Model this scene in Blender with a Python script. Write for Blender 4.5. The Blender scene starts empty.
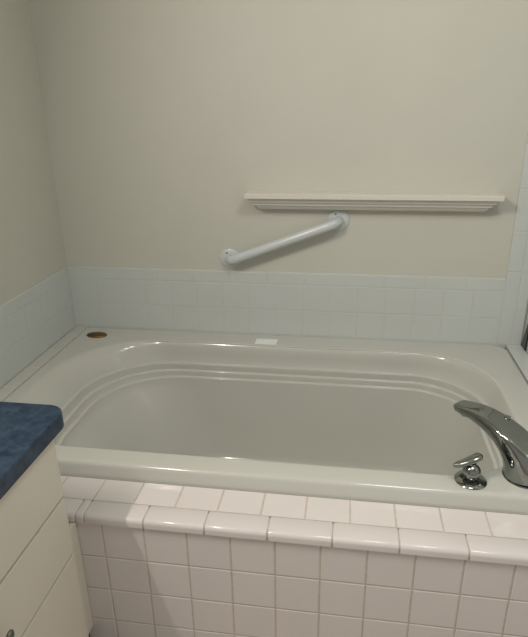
import bpy, bmesh, math, random
from mathutils import Vector, Matrix
random.seed(4)
SC = bpy.context.scene
COL = SC.collection
Z0 = 0.515            # height of the tub deck above the floor; shapes below are given in the deck's frame

# ------------------------------------------------------------------ camera
CAM = (-0.5957, -2.1561, 0.9224 + Z0)
YAW, PITCH, ROLL, FPX = -0.1535, 0.3723, -0.0158, 565.16
cam_data = bpy.data.cameras.new('camera')
cam = bpy.data.objects.new('camera', cam_data)
COL.objects.link(cam)
fw = Vector((math.sin(YAW)*math.cos(PITCH), math.cos(YAW)*math.cos(PITCH), -math.sin(PITCH)))
rt = Vector((math.cos(YAW), -math.sin(YAW), 0))
up = rt.cross(fw)
c, s = math.cos(ROLL), math.sin(ROLL)
r2 = c*rt + s*up
u2 = -s*rt + c*up
M = Matrix((r2, u2, -fw)).transposed().to_4x4()
M.translation = Vector(CAM)
cam.matrix_world = M
cam_data.sensor_fit = 'HORIZONTAL'
cam_data.sensor_width = 36
cam_data.lens = FPX/528*36
cam_data.clip_start = 0.02
SC.camera = cam

# ------------------------------------------------------------------ light and exposure
world = bpy.data.worlds.new('world')
SC.world = world
world.use_nodes = True
bg = world.node_tree.nodes['Background']
bg.inputs[0].default_value = (0.985, 0.985, 0.93, 1)
bg.inputs[1].default_value = 0.40

def area(name, loc, target, sx, sy, energy, color, spread=180):
    d = bpy.data.lights.new(name, 'AREA')
    d.shape = 'RECTANGLE'; d.size = sx; d.size_y = sy
    d.energy = energy; d.color = color; d.spread = math.radians(spread)
    o = bpy.data.objects.new(name, d)
    COL.objects.link(o)
    o.location = Vector(loc) + Vector((0, 0, Z0))
    dirv = Vector(target) - Vector(loc)
    o.rotation_euler = dirv.to_track_quat('-Z', 'Y').to_euler()
    return o
# bar of vanity lamps on the left wall above the counter
vb = area('vanity_light', (-1.58, -1.75, 1.62), (-0.58, -1.75, 1.32), 0.55, 0.05, 25, (1.0, 0.925, 0.84))
# added soft fill from overhead, lifts the right deck and front rim
cl = area('top_fill_light', (-0.22, -1.50, 1.88), (-0.15, -1.30, 0.0), 0.45, 0.45, 11, (0.95, 1.0, 0.99))
SC.view_settings.view_transform = 'Standard'
SC.view_settings.look = 'None'
SC.view_settings.gamma = 1
SC.view_settings.use_curve_mapping = False
SC.view_settings.exposure = -0.05

# ------------------------------------------------------------------ materials
def mat(name, col, rough=0.5, metal=0.0, spec=0.5, var=0.0, vscale=8, bump=0.0, bscale=200, coat=0.0, col2=None, detail=4):
    m = bpy.data.materials.new(name)
    m.use_nodes = True
    nt = m.node_tree
    b = nt.nodes['Principled BSDF']
    b.inputs['Base Color'].default_value = (*col, 1)
    b.inputs['Roughness'].default_value = rough
    b.inputs['Metallic'].default_value = metal
    b.inputs['Specular IOR Level'].default_value = spec
    b.inputs['Coat Weight'].default_value = coat
    b.inputs['Coat Roughness'].default_value = 0.05
    tc = nt.nodes.new('ShaderNodeTexCoord')
    if var or col2:
        n = nt.nodes.new('ShaderNodeTexNoise')
        n.inputs['Scale'].default_value = vscale
        n.inputs['Detail'].default_value = detail
        n.inputs['Roughness'].default_value = 0.65
        nt.links.new(tc.outputs['Object'], n.inputs['Vector'])
        r = nt.nodes.new('ShaderNodeValToRGB')
        r.color_ramp.elements[0].position = 0.35
        r.color_ramp.elements[1].position = 0.65
        a = col if col2 else tuple(x*(1-var) for x in col)
        e = col2 if col2 else tuple(min(1, x*(1+var)) for x in col)
        r.color_ramp.elements[0].color = (*a, 1)
        r.color_ramp.elements[1].color = (*e, 1)
        nt.links.new(n.outputs['Fac'], r.inputs['Fac'])
        nt.links.new(r.outputs['Color'], b.inputs['Base Color'])
    if bump:
        n2 = nt.nodes.new('ShaderNodeTexNoise')
        n2.inputs['Scale'].default_value = bscale
        n2.inputs['Detail'].default_value = 3
        nt.links.new(tc.outputs['Object'], n2.inputs['Vector'])
        bp = nt.nodes.new('ShaderNodeBump')
        bp.inputs['Strength'].default_value = bump
        bp.inputs['Distance'].default_value = 0.002
        nt.links.new(n2.outputs['Fac'], bp.inputs['Height'])
        nt.links.new(bp.outputs['Normal'], b.inputs['Normal'])
    return m

M_WALL = mat('cream_paint', (0.60, 0.59, 0.525), 0.55, bump=0.10, bscale=160, var=0.015, vscale=3)
M_CEIL = mat('ceiling_paint', (0.75, 0.73, 0.67), 0.8, var=0.01)
M_TILE = mat('white_glazed_tile', (0.61, 0.635, 0.615), 0.20, var=0.012, vscale=5, bump=0.05, bscale=12)
M_CTILE = mat('white_curb_tile', (0.735, 0.68, 0.665), 0.15, var=0.012, vscale=6, bump=0.05, bscale=14)
M_WGROUT = mat('pale_grout', (0.575, 0.587, 0.56), 0.6, var=0.05, vscale=40)
M_GROUT = mat('tan_grout', (0.56, 0.49, 0.43), 0.85, var=0.10, vscale=60)
M_TUB = mat('almond_acrylic', (0.575, 0.575, 0.53), 0.15, var=0.008, vscale=2, coat=0.2)
M_CHROME = mat('chrome', (0.31, 0.325, 0.31), 0.06, 1.0, var=0.01)  # base colour lowered to stand in for reflections of a dim room
M_DARK = mat('dark_metal', (0.015, 0.016, 0.016), 0.3, var=0.1)
M_BRASS = mat('aged_brass', (0.20, 0.125, 0.05), 0.38, 1.0, var=0.2, vscale=50)
M_SHELF = mat('white_shelf_paint', (0.72, 0.69, 0.63), 0.35, var=0.01)
M_BAR = mat('white_enamel', (0.62, 0.65, 0.66), 0.22, var=0.01)
M_SCREW = mat('steel_screw', (0.25, 0.25, 0.24), 0.35, 1.0, var=0.05)
M_COUNTER = mat('blue_laminate', (0.009, 0.024, 0.050), 0.42, spec=0.35, col2=(0.036, 0.066, 0.108), vscale=45, detail=6)
M_CAB = mat('almond_cabinet_paint', (0.72, 0.67, 0.57), 0.38, var=0.012, vscale=3)
M_GAP = mat('carcass_gap_shade', (0.035, 0.03, 0.025), 0.8, var=0.1)  # near-black: shade inside the drawer gaps put into the carcass colour
M_TOE = mat('brown_toe_board', (0.10, 0.08, 0.065), 0.7, var=0.1)
M_KNOB = mat('pewter', (0.20, 0.20, 0.18), 0.35, 1.0, var=0.05)
M_PATCH = mat('pale_patch', (0.86, 0.90, 0.91), 0.35, var=0.01)
M_CAULK = mat('caulk', (0.42, 0.41, 0.37), 0.6, var=0.06, vscale=30)
M_FLOOR = mat('floor_vinyl', (0.48, 0.41, 0.34), 0.5, var=0.12, vscale=20)

# ------------------------------------------------------------------ helpers
def link(name, bm, mats, parent=None, smooth=False, origin=None, sharp=None):
    """bm is in deck-frame world coordinates; the object's origin is set to its base centre"""
    bmesh.ops.recalc_face_normals(bm, faces=bm.faces)
    xs = [v.co.x for v in bm.verts]; ys = [v.co.y for v in bm.verts]; zs = [v.co.z for v in bm.verts]
    o0 = Vector(origin) if origin else Vector(((min(xs)+max(xs))/2, (min(ys)+max(ys))/2, min(zs)))
    bmesh.ops.translate(bm, verts=bm.verts, vec=-o0)
    me = bpy.data.meshes.new(name)
    bm.to_mesh(me); bm.free()
    for m in (mats if isinstance(mats, (list, tuple)) else [mats]):
        me.materials.append(m)
    if smooth:
        for p in me.polygons: p.use_smooth = True
        if sharp: me.set_sharp_from_angle(angle=math.radians(sharp))
    o = bpy.data.objects.new(name, me)
    COL.objects.link(o)
    w = o0 + Vector((0, 0, Z0))
    if parent:
        o.parent = parent
        q = parent; off = Vector((0, 0, 0))
        while q: off += q.location; q = q.parent
        o.location = w - off
    else:
        o.location = w
    return o

def tag(o, label, cat, group=None):
    o['label'] = label; o['category'] = cat
    if group: o['group'] = group
    return o

def thing(name, label, cat, loc):
    o = bpy.data.objects.new(name, None)
    o.empty_display_size = 0.05
    COL.objects.link(o)
    o.location = Vector(loc) + Vector((0, 0, Z0))
    return tag(o, label, cat)

def struct(o):
    o['kind'] = 'structure'
    return o

def box(bm, x0, x1, y0, y1, z0, z1, bev=0.0, seg=2, mi=0):
    r = bmesh.ops.create_cube(bm, size=1)
    vs = r['verts']
    for v in vs:
        v.co = Vector(((x0+x1)/2 + v.co.x*(x1-x0), (y0+y1)/2 + v.co.y*(y1-y0), (z0+z1)/2 + v.co.z*(z1-z0)))
    fs = list({f for v in vs for f in v.link_faces})
    for f in fs: f.material_index = mi
    if bev:
        es = list({e for v in vs for e in v.link_edges})
        bmesh.ops.bevel(bm, geom=es, offset=bev, segments=seg, affect='EDGES', profile=0.5)
    return vs

def tile(bm, O, U, V, N, u0, u1, v0, v1, t, e=0.0022, mi=0):
    """one tile with a softly rounded rim on the plane O + uU + vV, thickness t along N"""
    rings = [(0, 0), (0, t-e), (e*0.3, t-e*0.3), (e, t)]
    prev = None
    for d, h in rings:
        ring = [bm.verts.new(O + U*a + V*b + N*h) for a, b in
                ((u0+d, v0+d), (u1-d, v0+d), (u1-d, v1-d), (u0+d, v1-d))]
        if prev:
            for i in range(4):
                f = bm.faces.new((prev[i], prev[(i+1) % 4], ring[(i+1) % 4], ring[i]))
                f.material_index = mi
        prev = ring
    bm.faces.new(prev).material_index = mi

def tiles(bm, O, U, V, N, rects, t=0.008, g=0.0022, back=None, mg=1, sub=0.0008):
    O, U, V, N = Vector(O), Vector(U), Vector(V), Vector(N)
    for (u0, u1, v0, v1) in rects:
        tile(bm, O, U, V, N, u0+g/2, u1-g/2, v0+g/2, v1-g/2, t)
    if back:
        u0, u1, v0, v1 = back
        h = t - sub
        a = [O + U*x + V*y for x, y in ((u0, v0), (u1, v0), (u1, v1), (u0, v1))]
        lo = [bm.verts.new(p) for p in a]; hi = [bm.verts.new(p + N*h) for p in a]
        for i in range(4):
            bm.faces.new((lo[i], lo[(i+1) % 4], hi[(i+1) % 4], hi[i])).material_index = mg
        bm.faces.new(hi).material_index = mg
        bm.faces.new(lo).material_index = mg

def lathe(bm, prof, C, axis='Z', n=40, sx=1.0, sy=1.0, rot=None):
    C = Vector(C)
    rings = []
    for r, h in prof:
        ring = []
        for i in range(n):
            a = 2*math.pi*i/n
            p = Vector((r*sx*math.cos(a), r*sy*math.sin(a), h))
            if axis == 'Y': p = Vector((p.x, -p.z, p.y))
            if axis == 'X': p = Vector((p.z, p.x, p.y))
            if rot: p = rot @ p
            ring.append(bm.verts.new(C + p))
        rings.append(ring)
    for a, b in zip(rings, rings[1:]):
        for i in range(n):
            bm.faces.new((a[i], a[(i+1) % n], b[(i+1) % n], b[i]))
    bm.faces.new(rings[0]); bm.faces.new(rings[-1])

def sweep(bm, pts, secs, n=32, upv=Vector((0, 0, 1)), cap=True, power=2.0):
    """pts: spine; secs: (half width, half height) per point"""
    P = [Vector(p) for p in pts]
    rings = []
    for i, p in enumerate(P):
        t = (P[min(i+1, len(P)-1)] - P[max(i-1, 0)]).normalized()
        side = t.cross(upv)
        side.normalize()
        nn = side.cross(t).normalized()
        w, h = secs[i][:2]
        ring = []
        for k in range(n):
            a = 2*math.pi*k/n
            ca, sa = math.cos(a), math.sin(a)
            x = math.copysign(abs(ca)**(2/power), ca); y = math.copysign(abs(sa)**(2/power), sa)
            ring.append(bm.verts.new(p + side*w*x + nn*h*y))
        rings.append(ring)
    for a, b in zip(rings, rings[1:]):
        for i in range(n):
            bm.faces.new((a[i], a[(i+1) % n], b[(i+1) % n], b[i]))
    if cap:
        bm.faces.new(rings[0]); bm.faces.new(rings[-1])

def catmull(pts, m=8):
    P = [Vector(p) for p in pts]
    P = [2*P[0]-P[1]] + P + [2*P[-1]-P[-2]]
    out = []
    for i in range(1, len(P)-2):
        for k in range(m):
            t = k/m
            out.append(0.5*((2*P[i]) + (-P[i-1]+P[i+1])*t + (2*P[i-1]-5*P[i]+4*P[i+1]-P[i+2])*t*t + (-P[i-1]+3*P[i]-3*P[i+1]+P[i+2])*t**3))
    out.append(P[-2])
    return out

# ------------------------------------------------------------------ room shell
XL, XR, YB, YF, ZF, ZC = -1.772, 0.103, 0.008, -3.6, -Z0, 1.90
def slab(name, m, *b):
    bm = bmesh.new(); box(bm, *b)
    return struct(link(name, bm, m))
slab('wall_back', M_WALL, XL-0.1, XR+0.1, YB, YB+0.1, ZF, ZC)
slab('wall_left', M_WALL, XL-0.1, XL, YF, YB, ZF, ZC)
slab('wall_right', M_WALL, XR, XR+0.1, -1.12, YB, ZF, ZC)
slab('floor', M_FLOOR, XL-0.1, 1.6, YF, YB+0.1, ZF-0.1, ZF)
slab('ceiling', M_CEIL, XL-0.1, 1.6, YF, YB+0.1, ZC, ZC+0.1)

P = 0.110; BN = 0.1545; BW = 0.0508; ROW2 = 0.22; TOP = ROW2 + BW
def breaks(a, b, first, step):
    k0 = math.ceil((a-first)/step + 1e-6)
    out = [a]
    x = first + k0*step
    while x < b - 1e-4:
        if x - out[-1] > 0.012: out.append(x)
        x += step
    out.append(b)
    return out
# back wall splash: two rows of square tile below a row of long bullnose, and the upright bullnose column at right
bm = bmesh.new()
rects = []
xs = breaks(-1.768, 0.0, 0.0, P)
for r in range(2):
    rects += [(xs[i], xs[i+1], r*P, (r+1)*P) for i in range(len(xs)-1)]
xs = breaks(-1.768, 0.0, -0.142, BN)
rects += [(xs[i], xs[i+1], ROW2, TOP) for i in range(len(xs)-1)]
zs = breaks(0.0, ZC, 0.1435, BN)
rects += [(0.0, 0.0530, zs[i], zs[i+1]) for i in range(len(zs)-1)]
rects += [(0.0530, 0.0900, zs[i], zs[i+1]) for i in range(len(zs)-1)]
tiles(bm, (0, YB, 0), (1, 0, 0), (0, 0, 1), (0, -1, 0), rects)
tiles(bm, (0, YB, 0), (1, 0, 0), (0, 0, 1), (0, -1, 0), [], back=(-1.768, 0.0009, 0.0, TOP-0.0015))
tiles(bm, (0, YB, 0), (1, 0, 0), (0, 0, 1), (0, -1, 0), [], back=(0.001, 0.0895, 0.0, ZC))
box(bm, -1.764, 0.033, -0.0045, -0.0001, -0.012, 0.0012, mi=1)
struct(link('trim_1', bm, [M_TILE, M_WGROUT]))
# left wall splash
bm = bmesh.new()
rects = []
ys = breaks(0.0, 1.10, 0.035, P)
for r in range(2):
    rects += [(ys[i], ys[i+1], r*P, (r+1)*P) for i in range(len(ys)-1)]
ys = breaks(0.0, 1.10, 0.09, BN)
rects += [(ys[i], ys[i+1], ROW2, TOP) for i in range(len(ys)-1)]
tiles(bm, (XL, 0, 0), (0, -1, 0), (0, 0, 1), (1, 0, 0), rects, back=(0, 1.0995, 0, TOP-0.0015))
struct(link('trim_2', bm, [M_TILE, M_WGROUT]))
# right wall tile
bm = bmesh.new()
ys = breaks(0.0, 1.10, 0.0, P); zs = breaks(0.0, 1.32, 0.0, P)
tiles(bm, (XR, 0, 0), (0, -1, 0), (0, 0, 1), (-1, 0, 0),
      [(ys[i], ys[i+1], zs[j], zs[j+1]) for i in range(len(ys)-1) for j in range(len(zs)-1)], back=(0, 1.0995, 0, 1.3195))
struct(link('trim_3', bm, [M_TILE, M_WGROUT]))

# narrow tiled ledges on the deck, at the left wall and at the right wall
bm = bmesh.new()
ys = breaks(0.0, 0.945, 0.10, BN)
tiles(bm, (0, 0, -0.010), (1, 0, 0), (0, -1, 0), (0, 0, 1),
      [(-1.764, -1.7112, ys[i], ys[i+1]) for i in range(len(ys)-1)], t=0.0105, g=0.0012, back=(-1.764, -1.7125, 0, 0.9445))
box(bm, -1.764, -1.7125, -0.9445, 0, -0.08, -0.0035, mi=1)
struct(link('trim_4', bm, [M_TUB, M_WGROUT]))
bm = bmesh.new()
tiles(bm, (0, 0, -0.010), (1, 0, 0), (0, -1, 0), (0, 0, 1), [(0.034, 0.094, 0.0, 0.945)], t=0.013, back=(0.0345, 0.0935, 0, 0.9445))
box(bm, 0.0345, 0.0935, -0.9445, 0, -0.08, -0.0101, mi=1)
struct(link('trim_5', bm, [M_TILE, M_WGROUT]))

# dark metal strip at the right wall's back corner
bm = bmesh.new()
pts = [(-0.006, 0.004), (-0.060, 0.004), (-0.060, 0.115), (-0.045, 0.115)]
lo = [bm.verts.new((0.0885, y, z)) for y, z in pts]; hi = [bm.verts.new((0.0945, y, z)) for y, z in pts]
bm.faces.new(lo); bm.faces.new(hi[::-1])
for i in range(4): bm.faces.new((lo[i], lo[(i+1) % 4], hi[(i+1) % 4], hi[i]))
bmesh.ops.bevel(bm, geom=bm.edges[:], offset=0.001, segments=2, affect='EDGES')
tag(link('metal_edging', bm, M_DARK), 'black metal edging piece at the right end of the tub, in the tiled corner', 'edging')

# ------------------------------------------------------------------ bathtub
tub = thing('bathtub', 'off-white acrylic bathtub with stepped ridges around its deep basin, set behind a tiled curb', 'bathtub', (-0.85, -0.48, -0.502))
NA, NXs, NYs = 64, 72, 30
def rr_loop(x0, x1, y0, y1, rl_b, rr_b, rr_f, rl_f):
    """rounded rectangle, counter-clockwise from the back-left end of the back side; radii per corner"""
    out = []
    def arc(cx, cy, r, a0):
        for k in range(NA):
            a = a0 + (math.pi/2)*k/NA
            # slightly squared corner
            out.append((cx + r*math.cos(a), cy + r*math.sin(a)))
    def seg(a, b, n):
        for k in range(n):
            out.append((a[0] + (b[0]-a[0])*k/n, a[1] + (b[1]-a[1])*k/n))
    arc(x1-rr_b, y1-rr_b, rr_b, 0)
    seg((x1-rr_b, y1), (x0+rl_b, y1), NXs)
    arc(x0+rl_b, y1-rl_b, rl_b, math.pi/2)
    seg((x0, y1-rl_b), (x0, y0+rl_f), NYs)
    arc(x0+rl_f, y0+rl_f, rl_f, math.pi)
    seg((x0+rl_f, y0), (x1-rr_f, y0), NXs)
    arc(x1-rr_f, y0+rr_f, rr_f, 1.5*math.pi)
    seg((x1, y0+rr_f), (x1, y1-rr_b), NYs)
    return out
# (z, left, right, front, back, corner radii: back-left, back-right, front-right, front-left)
def L(z, l, r, f, b, rbl, rbr, rfr, rfl): return (z, l, r, f, b, rbl, rbr, rfr, rfl)
OUT = (0.030, -0.004)
loops = [
    L(-0.045, -1.712, 0.030, -0.955, -0.004, .012, .06, .02, .02),
    L(-0.030, -1.712, 0.030, -0.951, -0.004, .012, .06, .02, .02),
    L(-0.012, -1.712, 0.030, -0.947, -0.004, .012, .06, .02, .02),
    L(-0.006, -1.712, 0.030, -0.945, -0.004, .012, .06, .02, .02),
    L(-0.002, -1.709, 0.029, -0.941, -0.005, .012, .06, .02, .02),
    L(0.0000, -1.707, 0.027, -0.936, -0.007, .012, .06, .02, .02),
    L(0.0005, -1.700, 0.020, -0.930, -0.014, .012, .06, .02, .02),
    L(0.0005, -1.672, -0.060, -0.886, -0.108, .34, .26, .26, .30),
    L(0.0003, -1.666, -0.066, -0.880, -0.114, .34, .26, .26, .30),
    L(-0.0015, -1.659, -0.0695, -0.8765, -0.1175, .34, .26, .26, .30),
    L(-0.0045, -1.652, -0.0715, -0.8745, -0.1215, .34, .26, .26, .295),
    L(-0.009, -1.643, -0.073, -0.873, -0.1250, .335, .26, .26, .29),
    L(-0.020, -1.627, -0.076, -0.871, -0.1290, .33, .258, .258, .28),
    L(-0.045, -1.601, -0.083, -0.868, -0.1315, .32, .256, .256, .26),
    L(-0.072, -1.578, -0.090, -0.865, -0.1305, .31, .253, .253, .24),
]
def ridge(z, l, r, f, b, rad):
    # a small rounded step: ledge running inwards, then over its edge
    out = []
    for dz, dd in ((0.0, 0.0), (-0.0008, 0.005), (-0.0014, 0.0072), (-0.003, 0.0092), (-0.006, 0.0100), (-0.012, 0.0104)):
        out.append(L(z+dz, l+dd*1.3, r-dd, f+dd, b-dd, rad[0]-dd*.5, rad[1]-dd*.5, rad[1]-dd*.5, rad[2]))
    return out
loops += ridge(-0.082, -1.572, -0.094, -0.863, -0.1305, (.307, .250, .23))
loops += ridge(-0.111, -1.552, -0.106, -0.852, -0.139, (.303, .245, .22))
loops += ridge(-0.135, -1.532, -0.117, -0.841, -0.150, (.300, .240, .21))
loops += [
    L(-0.175, -1.492, -0.133, -0.826, -0.163, .29, .235, .235, .21),
    L(-0.25, -1.435, -0.150, -0.812, -0.172, .28, .225, .225, .21),
    L(-0.35, -1.365, -0.175, -0.800, -0.190, .26, .21, .21, .20),
    L(-0.455, -1.305, -0.200, -0.785, -0.206, .24, .19, .19, .18),
    L(-0.480, -1.285, -0.222, -0.762, -0.222, .22, .17, .17, .17),
    L(-0.496, -1.235, -0.270, -0.722, -0.262, .19, .14, .14, .15),
    L(-0.501, -1.170, -0.330, -0.665, -0.315, .14, .10, .10, .10),
    L(-0.501, -1.00, -0.50, -0.56, -0.42, .05, .05, .05, .05),
]
def sstep(a, b, x):
    t = max(0, min(1, (x-a)/(b-a)))
    return t*t*(3-2*t)
bm = bmesh.new()
rings = []
for (z, l, r, f, b, a1, a2, a3, a4) in loops:
    ring = []
    for (x, y) in rr_loop(l, r, f, b, a1, a2, a3, a4):
        # the band under the rim is recessed along the back, fading into the reclining left end
        if -0.078 < z < -0.001 and y > -0.45:
            k = 0.5*sstep(-1.520, -1.508, x) + 0.5*sstep(-1.462, -1.452, x)
            y += 0.0075*k*sstep(0.0, -0.0045, z)*sstep(-0.078, -0.068, z)*sstep(-0.45, -0.30, y)
        ring.append(bm.verts.new((x, y, z)))
    rings.append(ring)
n = len(rings[0])
for a, b in zip(rings, rings[1:]):
    for i in range(n):
        bm.faces.new((a[i], a[(i+1) % n], b[(i+1) % n], b[i]))
bm.faces.new(rings[-1])
shell = link('shell', bm, M_TUB, tub, smooth=True, sharp=50)
bm = bmesh.new()   # drain at the foot end
lathe(bm, [(0.0, 0.0005), (0.038, 0.0005), (0.038, 0.003), (0.034, 0.005), (0.024, 0.0045), (0.02, 0.009), (0.0, 0.010)], (-0.55, -0.50, -0.5015))
link('drain', bm, M_CHROME, tub, smooth=True, sharp=35)['label'] = 'round chrome drain'

# thin pale patch on the back rim
bm = bmesh.new()
box(bm, -0.953, -0.866, -0.104, -0.052, 0.0005, 0.0015, 0.0004, 1)
tag(link('patch', bm, M_PATCH), 'small pale rectangular patch on the back rim of the bathtub', 'patch')

# oval brass cap on the back left deck corner
cap = thing('drain_cover', 'small oval aged brass cap on the back left corner of the bathtub deck', 'drain cover', (-1.628, -0.094, 0.0005))
bm = bmesh.new()
lathe(bm, [(0.0, 0.0), (0.043, 0.0), (0.044, 0.002), (0.0425, 0.005), (0.039, 0.0065), (0.036, 0.0055)], (-1.628, -0.094, 0.0005), sx=1.0, sy=0.62)
link('rim', bm, M_BRASS, cap, smooth=True, sharp=40)
bm = bmesh.new()
lathe(bm, [(0.0, 0.0052), (0.0355, 0.0056), (0.033, 0.0068), (0.02, 0.0085), (0.0, 0.009)], (-1.628, -0.094, 0.0005), sx=1.0, sy=0.62)
link('disc', bm, M_BRASS, cap, smooth=True, sharp=40)

# ------------------------------------------------------------------ tiled curb and apron in front of the tub
apron = thing('tub_surround', 'white square-tiled curb and apron along the front of the bathtub', 'tub surround', (-0.7, -1.03, -Z0))
XA0, XA1 = -1.45, 0.10
bm = bmesh.new()
box(bm, XA0, XA1, -1.0885, -0.962, ZF, -0.0485)
link('core', bm, M_GROUT, apron)
bm = bmesh.new()
xs = breaks(XA0, XA1, -1.2242, P)
tiles(bm, (0, -0.957, -0.0485), (1, 0, 0), (0, -1, 0), (0, 0, 1),
      [(xs[i], xs[i+1], 0.0005, 0.0883) for i in range(len(xs)-1)], t=0.0085, g=0.0030, back=(XA0, XA1, 0, 0.0883), sub=0.0012)
link('ledge_tiles', bm, [M_CTILE, M_GROUT], apron)
bm = bmesh.new()
xs = breaks(XA0, XA1, -1.1818, P)
rects = []
for r in range(4):
    rects += [(xs[i], xs[i+1], -0.0656-(r+1)*P, -0.0656-r*P) for i in range(len(xs)-1)]
rects += [(xs[i], xs[i+1], ZF, -0.0656-4*P) for i in range(len(xs)-1)] if ZF < -0.0656-4*P-0.005 else []
tiles(bm, (0, -1.0889, 0), (1, 0, 0), (0, 0, 1), (0, -1, 0), rects, t=0.0085, g=0.0030, back=(XA0, XA1, ZF, -0.060), sub=0.0010)
link('front_tiles', bm, [M_CTILE, M_GROUT], apron)
# bullnose: top, rounded nose, short drop
def bull_prof(d):
    pr = [(-1.0468 - d*0, -0.0400-d)]
    pts = [(-1.0468, -0.046), (-1.0468, -0.0405), (-1.0475, -0.0400), (-1.0925, -0.0400)]
    for k in range(1, 9):
        a = (math.pi/2)*k/8
        pts.append((-1.0935 - 0.0110*math.sin(a), -0.0520 + 0.0120*math.cos(a)))
    pts += [(-1.1045, -0.0632), (-1.1035, -0.0642), (-1.0975, -0.0642)]
    cy, cz = -1.075, -0.055
    return [(y + (cy-y)*d*12, z + (cz-z)*d*18) for y, z in pts]
bm = bmesh.new()
xs = [XA0, -1.3775, -1.2465] + [-1.2230 + k*BN for k in range(0, 9)]
xs = [x for x in xs if x < XA1-0.02] + [XA1]
for a, b in zip(xs, xs[1:]):
    g = 0.0015; e = 0.0022
    secs = [(a+g, 0.0042), (a+g+e*0.35, 0.0012), (a+g+e, 0.0), (b-g-e, 0.0), (b-g-e*0.35, 0.0012), (b-g, 0.0042)]
    prev = None
    first = None
    for x, d in secs:
        ring = [bm.verts.new((x, y, z)) for y, z in bull_prof(d)]
        if prev:
            for i in range(len(ring)):
                bm.faces.new((prev[i], prev[(i+1) % len(ring)], ring[(i+1) % len(ring)], ring[i]))
        else: first = ring
        prev = ring
    bm.faces.new(first); bm.faces.new(prev)
link('bullnose_tiles', bm, M_CTILE, apron, smooth=True, sharp=40)
bm = bmesh.new()   # grout bed seen in the bullnose joints
pr = [(-1.050, -0.0485), (-1.050, -0.0425), (-1.091, -0.0425), (-1.0985, -0.0460), (-1.1015, -0.052), (-1.1015, -0.0635), (-1.0889, -0.0635)]
A = [bm.verts.new((XA0+0.002, y, z)) for y, z in pr]; B = [bm.verts.new((XA1-0.002, y, z)) for y, z in pr]
bm.faces.new(A); bm.faces.new(B[::-1])
for i in range(len(pr)): bm.faces.new((A[i], A[(i+1) % len(pr)], B[(i+1) % len(pr)], B[i]))
link('grout', bm, M_GROUT, apron)
# caulk line where the tub skirt meets the ledge
bm = bmesh.new()
box(bm, XA0, 0.03, -0.9585, -0.9556, -0.0425, -0.0385, 0.0012, 2)
link('caulk', bm, M_CAULK, apron)

# ------------------------------------------------------------------ roman tub spout
sp = thing('tub_spout', 'curved chrome tub spout on the front right corner of the bathtub deck', 'tub faucet', (-0.130, -0.862, 0.0005))
bm = bmesh.new()
spine = catmull([(-0.120, -0.858, 0.006), (-0.122, -0.856, 0.030), (-0.135, -0.846, 0.068), (-0.162, -0.826, 0.102), (-0.196, -0.789, 0.119), (-0.232, -0.750, 0.124), (-0.262, -0.718, 0.118), (-0.272, -0.708, 0.113)], 8)
wid = [0.054, 0.052, 0.050, 0.045, 0.039, 0.033, 0.028, 0.023]
hei = [0.053, 0.054, 0.050, 0.044, 0.036, 0.028, 0.021, 0.017]
def interp(arr, m):
    out = []
    for i in range(len(arr)-1):
        for k in range(m): out.append(arr[i] + (arr[i+1]-arr[i])*k/m)
    return out + [arr[-1]]
W, H = interp(wid, 8), interp(hei, 8)
dirv = Vector((-0.70, 0.71, 0)).normalized()
side = Vector((dirv.y, -dirv.x, 0))
rings = []
NS = 48
for i, p in enumerate(spine):
    t = (spine[min(i+1, len(spine)-1)] - spine[max(i-1, 0)]).normalized()
    nn = side.cross(t).normalized()
    if nn.z < 0 and i > 8: nn = -nn
    ring = []
    k0 = i/(len(spine)-1)
    for k in range(NS):
        a = 2*math.pi*k/NS
        ca, sa = math.cos(a), math.sin(a)
        pw = 2.0 + (2.0 if sa > 0 else 0.3)*sstep(0.05, 0.5, k0)
        x = math.copysign(abs(ca)**(2/pw), ca); y = math.copysign(abs(sa)**(2/pw), sa)
        if sa > 0: y *= 1 - 0.62*sstep(0.1, 0.5, k0) + 0.22*sstep(0.8, 1.0, k0)
        ring.append(bm.verts.new(p + side*W[i]*x + nn*H[i]*y))
    rings.append(ring)
# keep consecutive rings aligned
for a, b in zip(rings, rings[1:]):
    for i in range(NS):
        bm.faces.new((a[i], a[(i+1) % NS], b[(i+1) % NS], b[i]))
bm.faces.new(rings[0]); bm.faces.new(rings[-1])
link('body', bm, M_CHROME, sp, smooth=True, sharp=60)
bm = bmesh.new()
lathe(bm, [(0.0, 0.0), (0.056, 0.0), (0.056, 0.0025), (0.055, 0.004), (0.0, 0.004)], (-0.120, -0.858, 0.0005), n=56)
link('base_ring', bm, M_CHROME, sp, smooth=True, sharp=40)
bm = bmesh.new()
lathe(bm, [(0.0, 0.014), (0.0125, 0.014), (0.0125, 0.002), (0.0105, 0.0), (0.0, 0.002)], (-0.256, -0.724, 0.092), n=32)
link('outlet', bm, M_CHROME, sp, smooth=True, sharp=40)
bm = bmesh.new()
lathe(bm, [(0.0, 0.0), (0.004, 0.0), (0.004, 0.012), (0.0075, 0.014), (0.0085, 0.018), (0.0075, 0.022), (0.0, 0.024)], (-0.1625, -0.786, 0.110), n=24)
link('diverter_knob', bm, M_CHROME, sp, smooth=True, sharp=50)

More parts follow.
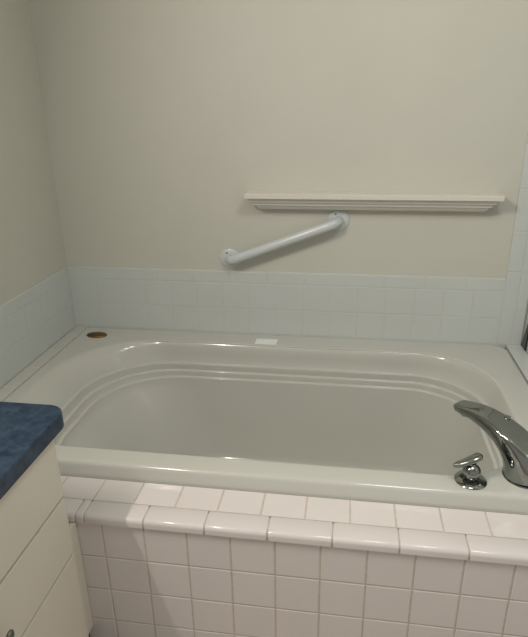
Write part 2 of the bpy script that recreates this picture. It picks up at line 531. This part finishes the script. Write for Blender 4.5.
# ------------------------------------------------------------------ lever handle
hd = thing('faucet_handle', 'small chrome lever handle with a round base on the front rim of the bathtub', 'faucet handle', (-0.261, -0.902, 0.0005))
HC = (-0.262, -0.8935, 0.0005)
bm = bmesh.new()
lathe(bm, [(0.0, 0.0), (0.0395, 0.0), (0.040, 0.002), (0.038, 0.0045), (0.028, 0.0065), (0.019, 0.0075), (0.0, 0.0075)], HC, n=48)
link('escutcheon', bm, M_CHROME, hd, smooth=True, sharp=50)
bm = bmesh.new()
prof = [(0.0, 0.006), (0.013, 0.006), (0.0135, 0.011)]
for k in range(0, 13):
    a = -math.pi/2*0.65 + (math.pi/2*0.65 + math.pi/2*0.72)*k/12
    prof.append((0.0230*math.cos(a), 0.0275 + 0.0230*math.sin(a)))
prof += [(0.0095, 0.046), (0.009, 0.052), (0.0, 0.053)]
lathe(bm, prof, HC, n=40)
link('hub', bm, M_CHROME, hd, smooth=True, sharp=50)
bm = bmesh.new()
lp = catmull([(-0.311, -0.905, 0.049), (-0.298, -0.902, 0.052), (-0.278, -0.897, 0.058), (-0.260, -0.892, 0.065), (-0.247, -0.887, 0.070), (-0.240, -0.884, 0.071)], 6)
lw = interp([0.004, 0.0105, 0.0125, 0.0145, 0.0140, 0.005], 6)
lh = interp([0.005, 0.0075, 0.0082, 0.0088, 0.0082, 0.004], 6)
sweep(bm, lp, list(zip(lw, lh)), n=28)
link('lever', bm, M_CHROME, hd, smooth=True, sharp=60)

# ------------------------------------------------------------------ wall shelf
sh = thing('wall_shelf', 'white narrow moulded ledge shelf on the back wall above the grab bar', 'shelf', (-0.525, 0.0, 0.529))
SX0, SX1, SD = -0.985, -0.066, 0.078
def shelf_stack(prof):
    bm = bmesh.new()
    prev = None; first = None
    for ins, z in prof:
        ring = [bm.verts.new(p) for p in ((SX0+ins, YB, z), (SX0+ins, YB-SD-0.008+ins, z), (SX1-ins, YB-SD-0.008+ins, z), (SX1-ins, YB, z))]
        if prev:
            for i in range(4): bm.faces.new((prev[i], prev[(i+1) % 4], ring[(i+1) % 4], ring[i]))
        else: first = ring
        prev = ring
    bm.faces.new(first); bm.faces.new(prev)
    return bm
link('shelf_board', shelf_stack([(0.002, 0.5925), (0.0, 0.5905), (0.0, 0.5755), (0.0015, 0.574)]), M_SHELF, sh)
cove = [(0.013, 0.574), (0.013, 0.571), (0.015, 0.566), (0.019, 0.5615), (0.019, 0.5590), (0.027, 0.5585),
        (0.027, 0.5550), (0.030, 0.5490), (0.030, 0.5465), (0.038, 0.5460), (0.038, 0.5430), (0.043, 0.5360), (0.050, 0.529)]
link('moulding', shelf_stack(cove), M_SHELF, sh)

# ------------------------------------------------------------------ grab bar
A0 = Vector((-1.064, YB, 0.322)); B0 = Vector((-0.636, YB, 0.484))
gb = thing('grab_bar', 'white slanted grab bar with two round flanges on the back wall below the shelf', 'grab bar', A0 + Vector((0.2, 0, -0.04)))
d = (B0-A0).normalized(); so = 0.052
pts = [A0, A0 + Vector((0, -0.014, 0)), A0 + Vector((0, -0.030, 0)) + d*0.004, A0 + Vector((0, -0.046, 0)) + d*0.016, A0 + Vector((0, -so, 0)) + d*0.036]
pts += [A0 + Vector((0, -so, 0)) + d*(0.06 + 0.34*k/6) for k in range(7)]
Lb = (B0-A0).length
pts = [p for p in pts if (p-A0).dot(d) < Lb-0.05]
pts += [B0 + Vector((0, -so, 0)) - d*0.036, B0 + Vector((0, -0.046, 0)) - d*0.016, B0 + Vector((0, -0.030, 0)) - d*0.004, B0 + Vector((0, -0.014, 0)), B0]
cp = catmull(pts, 5)
bm = bmesh.new()
sweep(bm, cp, [(0.0178, 0.0178)]*len(cp), n=28, upv=Vector((-d.z, 0, d.x)))
link('bar', bm, M_BAR, gb, smooth=True, sharp=60)
for c0 in (A0, B0):
    bm = bmesh.new()
    lathe(bm, [(0.0, 0.0), (0.040, 0.0), (0.0405, 0.003), (0.038, 0.0055), (0.030, 0.007), (0.0205, 0.0085), (0.0, 0.0085)], c0, axis='Y', n=48)
    fl = link('flange', bm, M_BAR, gb, smooth=True, sharp=50)
    bm = bmesh.new()
    lathe(bm, [(0.0, 0.0), (0.0038, 0.0), (0.0038, 0.0015), (0.002, 0.0025), (0.0, 0.0026)], c0 + Vector((-0.012, -0.0068, 0.0235)), axis='Y', n=16)
    link('screw', bm, M_SCREW, fl, smooth=True, sharp=50)

# ------------------------------------------------------------------ vanity cabinet
VY0, VY1, VX = -1.860, -1.172, -1.222
van = thing('vanity_cabinet', 'almond-painted vanity cabinet with slab drawers in front of the left end of the tub', 'cabinet', (-1.49, -1.52, -Z0))
bm = bmesh.new()
box(bm, XL+0.002, VX-0.019, VY0, VY1+0.001, -0.413, 0.248)
link('carcass', bm, M_GAP, van)
bm = bmesh.new()
box(bm, XL+0.002, VX-0.019, VY1+0.001, VY1+0.006, -0.413, 0.248)
link('end_panel', bm, M_CAB, van)
bm = bmesh.new()
box(bm, XL+0.002, VX-0.085, VY0, VY1-0.03, ZF, -0.413)
box(bm, -1.285, -1.263, VY1-0.03, -1.0990, ZF, -0.4235)
link('toe_kick', bm, M_TOE, van)['label'] = 'dark recessed toe kick'
for z0, z1, knob in ((0.0752, 0.2475, True), (-0.0910, 0.0680, True), (-0.413, -0.0982, True)):
    bm = bmesh.new()
    box(bm, VX-0.0185, VX, VY0, VY1+0.002, z0, z1, 0.0012, 2)
    dr = link('drawer', bm, M_CAB, van)
    kc = Vector((VX, -1.474, (z0+z1)/2 - 0.006 if z0 > -0.3 else -0.18))
    bm = bmesh.new()
    lathe(bm, [(0.0, 0.0), (0.0055, 0.0), (0.0045, 0.006), (0.0045, 0.016), (0.007, 0.020), (0.0, 0.021)], kc, axis='X', n=20)
    for sgn in (-1, 1):
        r = bmesh.ops.create_uvsphere(bm, u_segments=20, v_segments=12, radius=1)
        for v in r['verts']:
            v.co = kc + Vector((0.024 + v.co.x*0.006, sgn*0.0125 + v.co.y*0.0115, v.co.z*(0.0105 + 0.003*sgn*v.co.y)))
    link('pull', bm, M_KNOB, dr, smooth=True, sharp=60)['label'] = 'dark metal two-lobed drawer pull'
bm = bmesh.new()
box(bm, -1.262, -1.2475, VY1+0.006, -1.0985, -0.422, -0.0665, 0.001, 1)
link('filler_strip', bm, M_CAB, van)

# blue laminate countertop with a rounded outer corner
bm = bmesh.new()
CX, CY0, CY1, R = -1.203, -1.880, -1.123, 0.042
out = [(XL+0.001, CY0), (CX, CY0)]
for k in range(13):
    a = (math.pi/2)*k/12
    out.append((CX-R+R*math.cos(a), CY1-R+R*math.sin(a)))
out.append((XL+0.001, CY1))
def ringz(ins, z):
    cx = sum(p[0] for p in out)/len(out)
    res = []
    for (x, y) in out:
        res.append(bm.verts.new((x if x < -1.7 else x - ins, y + ins if y < -1.7 else y - ins*(y-CY0)/(CY1-CY0), z)))
    return res
rs = [ringz(0.0005, 0.2482), ringz(0, 0.2490), ringz(0, 0.2825), ringz(0.0012, 0.2847), ringz(0.003, 0.2855)]
for a, b in zip(rs, rs[1:]):
    for i in range(len(out)): bm.faces.new((a[i], a[(i+1) % len(out)], b[(i+1) % len(out)], b[i]))
bm.faces.new(rs[0]); bm.faces.new(rs[-1])
tag(link('countertop', bm, M_COUNTER), 'mottled blue laminate countertop with a rounded corner on the vanity cabinet', 'countertop')
